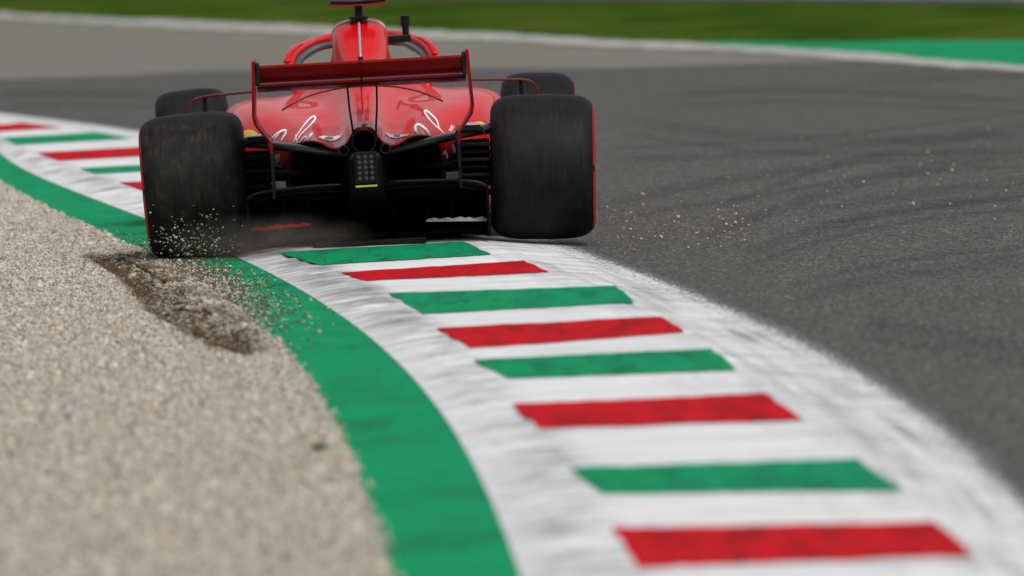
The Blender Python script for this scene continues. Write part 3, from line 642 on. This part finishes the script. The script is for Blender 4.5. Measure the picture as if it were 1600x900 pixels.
for i in range(3):
    for j in range(5):
        cx, cz = -.026 + .027 * i, .336 + .0235 * j; n_ = 12
        V = [(cx + .0095 * math.cos(2 * math.pi * k / n_), -.6462, cz + .0095 * math.sin(2 * math.pi * k / n_)) for k in range(n_)] + [(cx, -.650, cz)]
        mesh_obj('led', V, [(k, (k + 1) % n_, n_) for k in range(n_)], M['led'], lamp, True)
mb = MB(); mb.box((-.046, -.650, .299), (.048, -.61, .306)); mb.build('lime_strip', M['lime'], lamp)
# dark rear bulkhead inside the bodywork
mesh_obj('cooling_exit', [(-.335, .12, .10), (.335, .12, .10), (.335, .12, .43), (.29, .10, .475), (.2, .05, .48), (.1, .02, .46), (-.1, .02, .46), (-.2, .05, .48), (-.29, .10, .475), (-.335, .12, .43)], [tuple(range(10))], M['carbon'], car)
# floor and diffuser
fl = [(-.50, -.02), (-.50, .42), (-.70, .62), (-.72, 2.2), (-.45, 2.6), (.45, 2.6), (.72, 2.2), (.70, .62), (.50, .42), (.50, -.02)]
mb = MB(); k = len(fl); mb.add([(a_, b_, .050) for a_, b_ in fl] + [(a_, b_, .066) for a_, b_ in fl], [tuple(range(k))[::-1] if False else tuple(range(k)), tuple(range(k, 2 * k))[::-1]] + [(i, k + i, k + (i + 1) % k, (i + 1) % k) for i in range(k)])
floor = mb.build('floor', M['carbon'], car)
dz = catmull(np.array([(.18, .050), (.0, .13), (-.18, .225), (-.36, .285)]), 4); V = []
for b_, c in dz:
    for xx in np.linspace(-.53, .53, 25):
        e_ = abs(xx) / .53; V.append((xx, b_, c - .020 * e_ ** 6 * 1.5 + .006 * (1 - e_ ** 2)))
diff = mesh_obj('diffuser', V, grid_faces(len(dz), 25), M['matte'], car, True); sm = diff.modifiers.new('thickness', 'SOLIDIFY'); sm.thickness = .008
for s_ in (-1, 1):
    mb = MB(); mb.add([(s_ * .525, .16, .04), (s_ * .525, -.37, .04), (s_ * .525, -.37, .275), (s_ * .525, .0, .16), (s_ * .537, .16, .04), (s_ * .537, -.37, .04), (s_ * .537, -.37, .275), (s_ * .537, .0, .16)],
                      [(0, 1, 2, 3), (7, 6, 5, 4), (0, 4, 5, 1), (1, 5, 6, 2), (2, 6, 7, 3), (3, 7, 4, 0)]); mb.build('side_plate', M['matte'], diff)
    for xx in (.10, .25, .36, .45):
        mb = MB(); b0 = .045
        mb.add([(s_ * xx, .15, .045), (s_ * (xx + .01), -.16, b0), (s_ * (xx + .01), -.33, .262), (s_ * xx, .0, .155), (s_ * (xx + .006), .15, .045), (s_ * (xx + .014), -.16, b0), (s_ * (xx + .014), -.33, .262), (s_ * (xx + .006), .0, .155)],
               [(0, 1, 2, 3), (7, 6, 5, 4), (0, 4, 5, 1), (1, 5, 6, 2), (2, 6, 7, 3), (3, 7, 4, 0)]); mb.build('strake', M['matte'], diff)
    zs = .118 if s_ < 0 else .105  # added stand-in strips for the red and pale colour glimpsed under the car
    mb = MB(); V = []; nn = 14
    for i in range(nn + 1):
        xx = .255 + (.522 - .255) * i / nn; hh = .006 + (.011 * ((i * 0.37) % 1.0)) + .004 * i / nn; zz = zs + .012 * (1 - i / nn)
        V += [(s_ * xx, -.30, zz), (s_ * xx, -.28, zz + hh)]
    mb.add(V, [(2 * i, 2 * i + 1, 2 * i + 3, 2 * i + 2) for i in range(nn)]); fs = mb.build('standin_strip', M['darkred'] if s_ < 0 else M['silver'], diff); sm = fs.modifiers.new('thickness', 'SOLIDIFY'); sm.thickness = .003
    mb = MB(); mb.tube(catmull(np.array([(s_ * .10, -.385, .305), (s_ * .25, -.385, .304), (s_ * .40, -.385, .296), (s_ * .49, -.385, .284), (s_ * .53, -.38, .262)]), 4), .006, 6); mb.build('diffuser_flap', M['satin'], diff, True)
    mb = MB(); mb.tube(catmull(np.array([(s_ * .06, -.40, .274), (s_ * .25, -.40, .279), (s_ * .40, -.40, .270), (s_ * .48, -.40, .250)]), 4), .003, 6); mb.build('diffuser_flap', M['matte'], diff, True)
mb = MB(); mb.box((-.25, -.32, .022), (.25, 2.3, .049)); mb.build('plank', M['carbon'], car, bevel=.004)
# suspension
for s_ in (-1, 1):
    mb = MB(); mb.bar((s_ * .10, -.20, .432), (s_ * .56, -.10, .512), .12, .034, w2=.10, t2=.044, n=16); mb.build('upper_wishbone', M['arm'], car, True)
    mb = MB(); mb.bar((s_ * .20, .30, .44), (s_ * .56, .04, .49), .07, .022, n=12); mb.build('upper_wishbone', M['satin'], car, True)
    mb = MB(); mb.bar((s_ * .12, -.22, .25), (s_ * .58, -.05, .22), .09, .024, n=12); mb.build('lower_wishbone', M['carbon'], car, True)
    mb = MB(); mb.bar((s_ * .15, .35, .24), (s_ * .58, .04, .22), .07, .022, n=12); mb.build('lower_wishbone', M['carbon'], car, True)
    mb = MB(); mb.bar((s_ * .12, 0, .35), (s_ * .60, 0, .345), .045, .045, n=16); mb.build('driveshaft', M['carbon'], car, True)
    mb = MB(); mb.bar((s_ * .22, .12, .30), (s_ * .54, .05, .45), .05, .03, n=12); mb.build('pull_rod', M['carbon'], car, True)
    # brake duct: arched top plate and a stack of winglets
    arch = catmull(np.array([(s_ * .408, -.14, .508), (s_ * .425, -.14, .523), (s_ * .47, -.14, .527), (s_ * .515, -.14, .524), (s_ * .535, -.14, .505), (s_ * .545, -.14, .46)]), 4); V = []
    for a_, b_, c in arch: V += [(a_, -.20, c), (a_, .10, c + .004), (a_, .10, c - .012), (a_, -.20, c - .020)]
    F = [(i * 4 + j, i * 4 + (j + 1) % 4, (i + 1) * 4 + (j + 1) % 4, (i + 1) * 4 + j) for i in range(len(arch) - 1) for j in range(4)]
    duct = mesh_obj('brake_duct', V, F, M['satin'], car, True, .6)
    mb = MB(); mb.box((s_ * .475 - .047, -.195, .5285), (s_ * .475 + .045, .02, .534)); mb.build('duct_top', M['silver'], duct, bevel=.002)
    for i in range(6):
        zz = .455 - .034 * i; mb = MB(); ya = -.22
        mb.add([(s_ * .412, ya, zz), (s_ * .56, ya, zz - .004), (s_ * .56, ya + .22, zz - .012), (s_ * .412, ya + .22, zz - .010), (s_ * .412, ya, zz - .017), (s_ * .56, ya, zz - .021), (s_ * .56, ya + .22, zz - .022), (s_ * .412, ya + .22, zz - .020)],
               [(0, 1, 2, 3), (7, 6, 5, 4), (0, 4, 5, 1), (1, 5, 6, 2), (2, 6, 7, 3), (3, 7, 4, 0)]); mb.build('winglet', M['matte'] if i % 2 else M['carbon'], duct, bevel=.004)
    mb = MB(); mb.box((s_ * .48 - .075, .02, .25), (s_ * .48 + .075, .04, .46)); mb.build('duct_back', M['carbon'], duct)
    mb = MB(); mb.box((s_ * .4145 - .003, -.225, .26), (s_ * .4145 + .003, -.20, .505)); mb.build('duct_edge', M['darkred'], duct)
    # silver panel low on the flank
    mb = MB(); mb.box((s_ * .39 - .035, -.02, .288), (s_ * .39 + .03, -.005, .320)); mb.build('flank_panel', M['silver'], car, bevel=.003)
    # turning vane beside the sidepod
    vn = catmull(np.array([(s_ * .50, 1.62, .682), (s_ * .62, 1.66, .676), (s_ * .74, 1.70, .668), (s_ * .785, 1.70, .655), (s_ * .808, 1.70, .625), (s_ * .815, 1.70, .58), (s_ * .81, 1.70, .30), (s_ * .76, 1.70, .12)]), 5); V = []
    for a_, b_, c in vn:
        V += [(a_, b_ - .05, c), (a_, b_ + .06, c)]
    vane = mesh_obj('turning_vane', V, [(2 * i, 2 * i + 1, 2 * i + 3, 2 * i + 2) for i in range(len(vn) - 1)], M['maroon'], car, True); sm = vane.modifiers.new('thickness', 'SOLIDIFY'); sm.thickness = .009; sm.offset = 0
    mb = MB(); mb.box((s_ * .735 - .009, 1.66, .30), (s_ * .735 + .009, 1.74, .668)); mb.build('vane_post', M['carbon'], vane)
    # front suspension
    for za, zb in ((.56, .46), (.30, .24)):
        mb = MB(); mb.bar((s_ * .16, 3.4, za), (s_ * .74, 3.6, zb), .07, .02, n=10); mb.bar((s_ * .16, 3.9, za - .04), (s_ * .74, 3.64, zb), .07, .02, n=10); mb.build('front_wishbone', M['carbon'], car, True)
# front wing
V, F = foil([(4.25, .16), (4.5, .11), (4.75, .10), (4.75, .112), (4.5, .125), (4.25, .175)], -.95, .95, 10); fw = mesh_obj('front_wing', V, F, M['paint'], car, True, .6)
V, F = foil([(4.05, .23), (4.2, .18), (4.3, .165), (4.3, .175), (4.2, .19), (4.06, .24)], -.95, .95, 10); mesh_obj('flap', V, F, M['satin'], fw, True, .6)
for s_ in (-1, 1):
    mb = MB(); mb.box((s_ * .957 - .005, 4.0, .07), (s_ * .957 + .005, 4.8, .27)); mb.build('endplate', M['paint'], fw, bevel=.003)

# --- lettering and emblems laid on the bodywork
def hit(px, py, off=.0022):
    o_, d_ = car_ray(px, py); h = shell_bvh.ray_cast(o_, d_)
    if h[0] is None: return None
    nrm = h[1] if h[1].dot(d_) < 0 else -h[1]; return h[0] + nrm * off
def stroke(name, pts, wpx, mat, taper=True):
    Q = catmull(np.array(pts, float), 8); V = []; m_ = len(Q)
    for i in range(m_):
        t = Q[min(i + 1, m_ - 1)] - Q[max(i - 1, 0)]; t /= (np.hypot(*t) + 1e-9); nn = np.array((-t[1], t[0]))
        ww = wpx / 2 * ((.45 + .55 * math.sin(math.pi * min(1, max(0, (i + .5) / m_)))) if taper else 1)
        for s_ in (-1, 1):
            V.append(hit(*(Q[i] + nn * ww * s_)))
    F = [(2 * i, 2 * i + 1, 2 * i + 3, 2 * i + 2) for i in range(m_ - 1) if None not in (V[2 * i], V[2 * i + 1], V[2 * i + 2], V[2 * i + 3])
         and max((V[2 * i] - V[2 * i + 2]).length, (V[2 * i + 1] - V[2 * i + 3]).length, (V[2 * i] - V[2 * i + 1]).length) < .09]
    V = [v if v is not None else Vector((0, .5, .3)) for v in V]
    used = sorted({i for f in F for i in f}); mp = {u: k for k, u in enumerate(used)}
    if F: return mesh_obj(name, [V[u] for u in used], [tuple(mp[i] for i in f) for f in F], mat, shell, True)
def blob(name, outline, mat, off=.0022, rings=4):
    P = np.array(outline, float); c = P.mean(0); V = []; n_ = len(P)
    for r in range(rings + 1):
        for p in P: V.append(hit(*(c + (p - c) * max(r / rings, .02)), off))
    if None in V: V = [v if v is not None else V[0] for v in V]
    F = [(r * n_ + i, r * n_ + (i + 1) % n_, (r + 1) * n_ + (i + 1) % n_, (r + 1) * n_ + i) for r in range(rings) for i in range(n_)]
    return mesh_obj(name, V, F, mat, shell, True)
Lc = lambda *p: [(380 + a_ / 7.5, 180 + b_ / 7.5) for a_, b_ in p]
Rc = lambda *p: [(580 + a_ / 7.5, 180 + b_ / 7.5) for a_, b_ in p]
for pts, wd in [(Lc((345, 262), (400, 218), (460, 185), (500, 182), (500, 215), (470, 262), (450, 300)), 3.6), (Lc((365, 285), (400, 245), (430, 225)), 1.8),
                (Lc((590, 325), (640, 225), (720, 112), (790, 35), (838, 18), (838, 55), (770, 135), (680, 225), (625, 320)), 2.7), (Lc((620, 230), (625, 290), (640, 330)), 2.0),
                (Lc((655, 325), (705, 270), (740, 255), (725, 300)), 2.4), (Lc((725, 305), (770, 250), (805, 215), (795, 245), (760, 290), (740, 330)), 2.4),
                (Lc((352, 450), (366, 500), (364, 545)), 1.3), (Lc((368, 530), (385, 455), (392, 525)), 1.3), (Lc((394, 525), (415, 462), (430, 480), (422, 515)), 1.4), (Lc((428, 505), (408, 570), (415, 650), (435, 725)), 1.7),
                (Rc((575, 255), (530, 190), (520, 135), (555, 110), (610, 140), (660, 190), (690, 250)), 4.0), (Rc((585, 190), (615, 225), (640, 265)), 2.4),
                (Rc((850, 210), (760, 135), (690, 60), (640, -10), (628, -45), (655, -45), (720, 10), (770, 70), (790, 140), (835, 205)), 2.9),
                (Rc((905, 185), (930, 150), (945, 115)), 1.8), (Rc((925, 190), (950, 155), (965, 128)), 1.8), (Rc((950, 335), (962, 390), (976, 455)), 4.2), (Rc((862, 410), (885, 480), (897, 560)), 3.4), (Rc((830, 470), (850, 430), (862, 470)), 2)]:
    stroke('white_lettering', pts, wd, M['white'])
blob('wing_emblem', Lc((875, 262), (940, 245), (1010, 255), (1080, 252), (1160, 215), (1145, 262), (1090, 298), (1020, 305), (950, 292)), M['white'])
blob('wing_emblem', Rc((160, 205), (215, 238), (290, 246), (370, 226), (470, 222), (430, 245), (350, 262), (290, 275), (215, 262)), M['white'])
def ell(f, cx, cy, a_, b_): return f(*[(cx + a_ * math.cos(q), cy + b_ * math.sin(q)) for q in np.linspace(0, 2 * math.pi, 16, endpoint=False)])
blob('emblem_centre', ell(Lc, 1005, 276, 55, 15), M['emblem_green'], .004); blob('emblem_centre', ell(Rc, 300, 250, 42, 13), M['emblem_green'], .004)
blob('yellow_emblem', [(390 + 14 * math.cos(q), 213 + 10 * math.sin(q)) for q in np.linspace(0, 2 * math.pi, 20, endpoint=False)], M['yellow'])
blob('yellow_emblem', [(748 + 13 * math.cos(q), 200 + 10 * math.sin(q)) for q in np.linspace(0, 2 * math.pi, 20, endpoint=False)], M['yellow'])

# ------------------------------------------------------------------ stones thrown up by the left rear tyre
n = 340; px = RNG.normal(300, 36, n); py = 402 - np.abs(RNG.normal(0, 30, n)) - RNG.exponential(6, n); P = []
for a_, b_ in zip(px, py):
    if not 222 < a_ < 392: a_ = random.uniform(230, 380)
    yy = random.uniform(37.1, 37.6); v = ray(a_, b_); P.append(tuple(CP + v * (yy / v.y)))
P = np.array(P); P[:, 2] = np.maximum(P[:, 2], .006)
tag(stones('flying_gravel', P, np.clip(RNG.lognormal(math.log(.0037), .5, len(P)), .0015, .0095), M['stone'], RNG.uniform(.1, .92, len(P))), 'spray of small stones thrown up behind the left rear tyre', 'gravel spray')

# ------------------------------------------------------------------ park woodland round the circuit (out of frame, it mirrors in the paint)
def wood(name, arcs, label):
    V = []; F = []
    n = 40000; A = np.concatenate([RNG.uniform(a0, a1, int(n * wgt)) for a0, a1, wgt in arcs]); k = len(A)
    near = np.where((A < rad(-28)) | (A > rad(200)), 70.0, np.where(A < rad(140), 105.0, 95.0))
    ht = 19 + 5 * np.sin(A * 23) + 3 * np.sin(A * 57 + 1); z = ht * RNG.uniform(0.02, 1, k) ** .8; r = near + 8 * np.sin(A * 31) + RNG.uniform(0, 12, k)
    C_ = np.stack([r * np.sin(A), 38 + r * np.cos(A), z], 1); N_ = RNG.normal(size=(k, 3)); N_ /= np.linalg.norm(N_, axis=1)[:, None]
    T = np.cross(N_, RNG.normal(size=(k, 3))); T /= np.linalg.norm(T, axis=1)[:, None]; B_ = np.cross(N_, T); sz = RNG.uniform(.5, 1.2, k)[:, None]
    V = np.stack([C_ - T * sz - B_ * sz * .6, C_ + T * sz - B_ * sz * .6, C_ + T * sz * .7 + B_ * sz, C_ - T * sz * .7 + B_ * sz], 1).reshape(-1, 3)
    o = mesh_obj(name, V, [(4 * i, 4 * i + 1, 4 * i + 2, 4 * i + 3) for i in range(k)], M['foliage']); tag(o, label, 'wood', kind='stuff')
wood('woodland', [(rad(-110), rad(-24), .4), (rad(26), rad(120), .35), (rad(160), rad(235), .25)], 'dark green belt of trees round the circuit')

# ------------------------------------------------------------------ dust hanging behind the left rear tyre
def dust_cloud():
    bm = bmesh.new(); bmesh.ops.create_icosphere(bm, subdivisions=3, radius=1.0); me = bpy.data.meshes.new('dust_cloud'); bm.to_mesh(me); bm.free()
    o = bpy.data.objects.new('dust_cloud', me); COL.objects.link(o); o.location = (-1.06, 37.42, .09); o.scale = (.50, .30, .13)
    b = NB('dust'); b.t.nodes.remove(b.p); v = b.n('ShaderNodeVolumePrincipled'); v.inputs['Color'].default_value = (.62, .57, .49, 1); v.inputs['Anisotropy'].default_value = .2
    co = b.co('Object'); ln = b.n('ShaderNodeVectorMath', operation='LENGTH'); b.l(co, ln.inputs[0])
    fall = b.ramp(ln.outputs['Value'], [(0.0, 1.0), (0.5, .45), (1.0, 0.0)]); n = b.ramp(b.noise(b.co('Object', (1.5, 1, 1)), 1.6, 5, .6), [(.35, .1), (.7, 1.0)])
    m = b.n('ShaderNodeMath', operation='MULTIPLY'); b.l(fall, m.inputs[0]); b.l(n, m.inputs[1]); m2 = b.n('ShaderNodeMath', operation='MULTIPLY'); b.l(m.outputs[0], m2.inputs[0]); m2.inputs[1].default_value = 2.7
    b.l(m2.outputs[0], v.inputs['Density']); b.l(v.outputs[0], b.out.inputs['Volume']); me.materials.append(b.m)
    tag(o, 'thin brown dust hanging over the kerb behind the left rear tyre', 'dust', kind='stuff')
dust_cloud()

# ------------------------------------------------------------------ a weed in the gravel
wp = gnd(502, 708, .004); mb = MB()
for i in range(22):
    q = random.uniform(0, 6.28); r0 = random.uniform(0, .010); l_ = random.uniform(.012, .032); dx, dy = math.cos(q), math.sin(q); bx, by = r0 * dx, r0 * dy; hw = .0022
    tip = (bx + dx * l_, by + dy * l_, random.uniform(.006, .018)); md = (bx + dx * l_ * .5, by + dy * l_ * .5, random.uniform(.008, .014))
    mb.add([(bx, by, 0), (md[0] - dy * hw * 2, md[1] + dx * hw * 2, md[2]), tip, (md[0] + dy * hw * 2, md[1] - dx * hw * 2, md[2])], [(0, 1, 2, 3)])
wd = mb.build('weed', simple('weed_leaf', (0.10, 0.19, 0.02), 0.7)); wd.location = wp; wd.scale = (1.5, 1.5, 2.0)
tag(wd, 'tiny green weed growing in the gravel beside the green strip', 'weed')
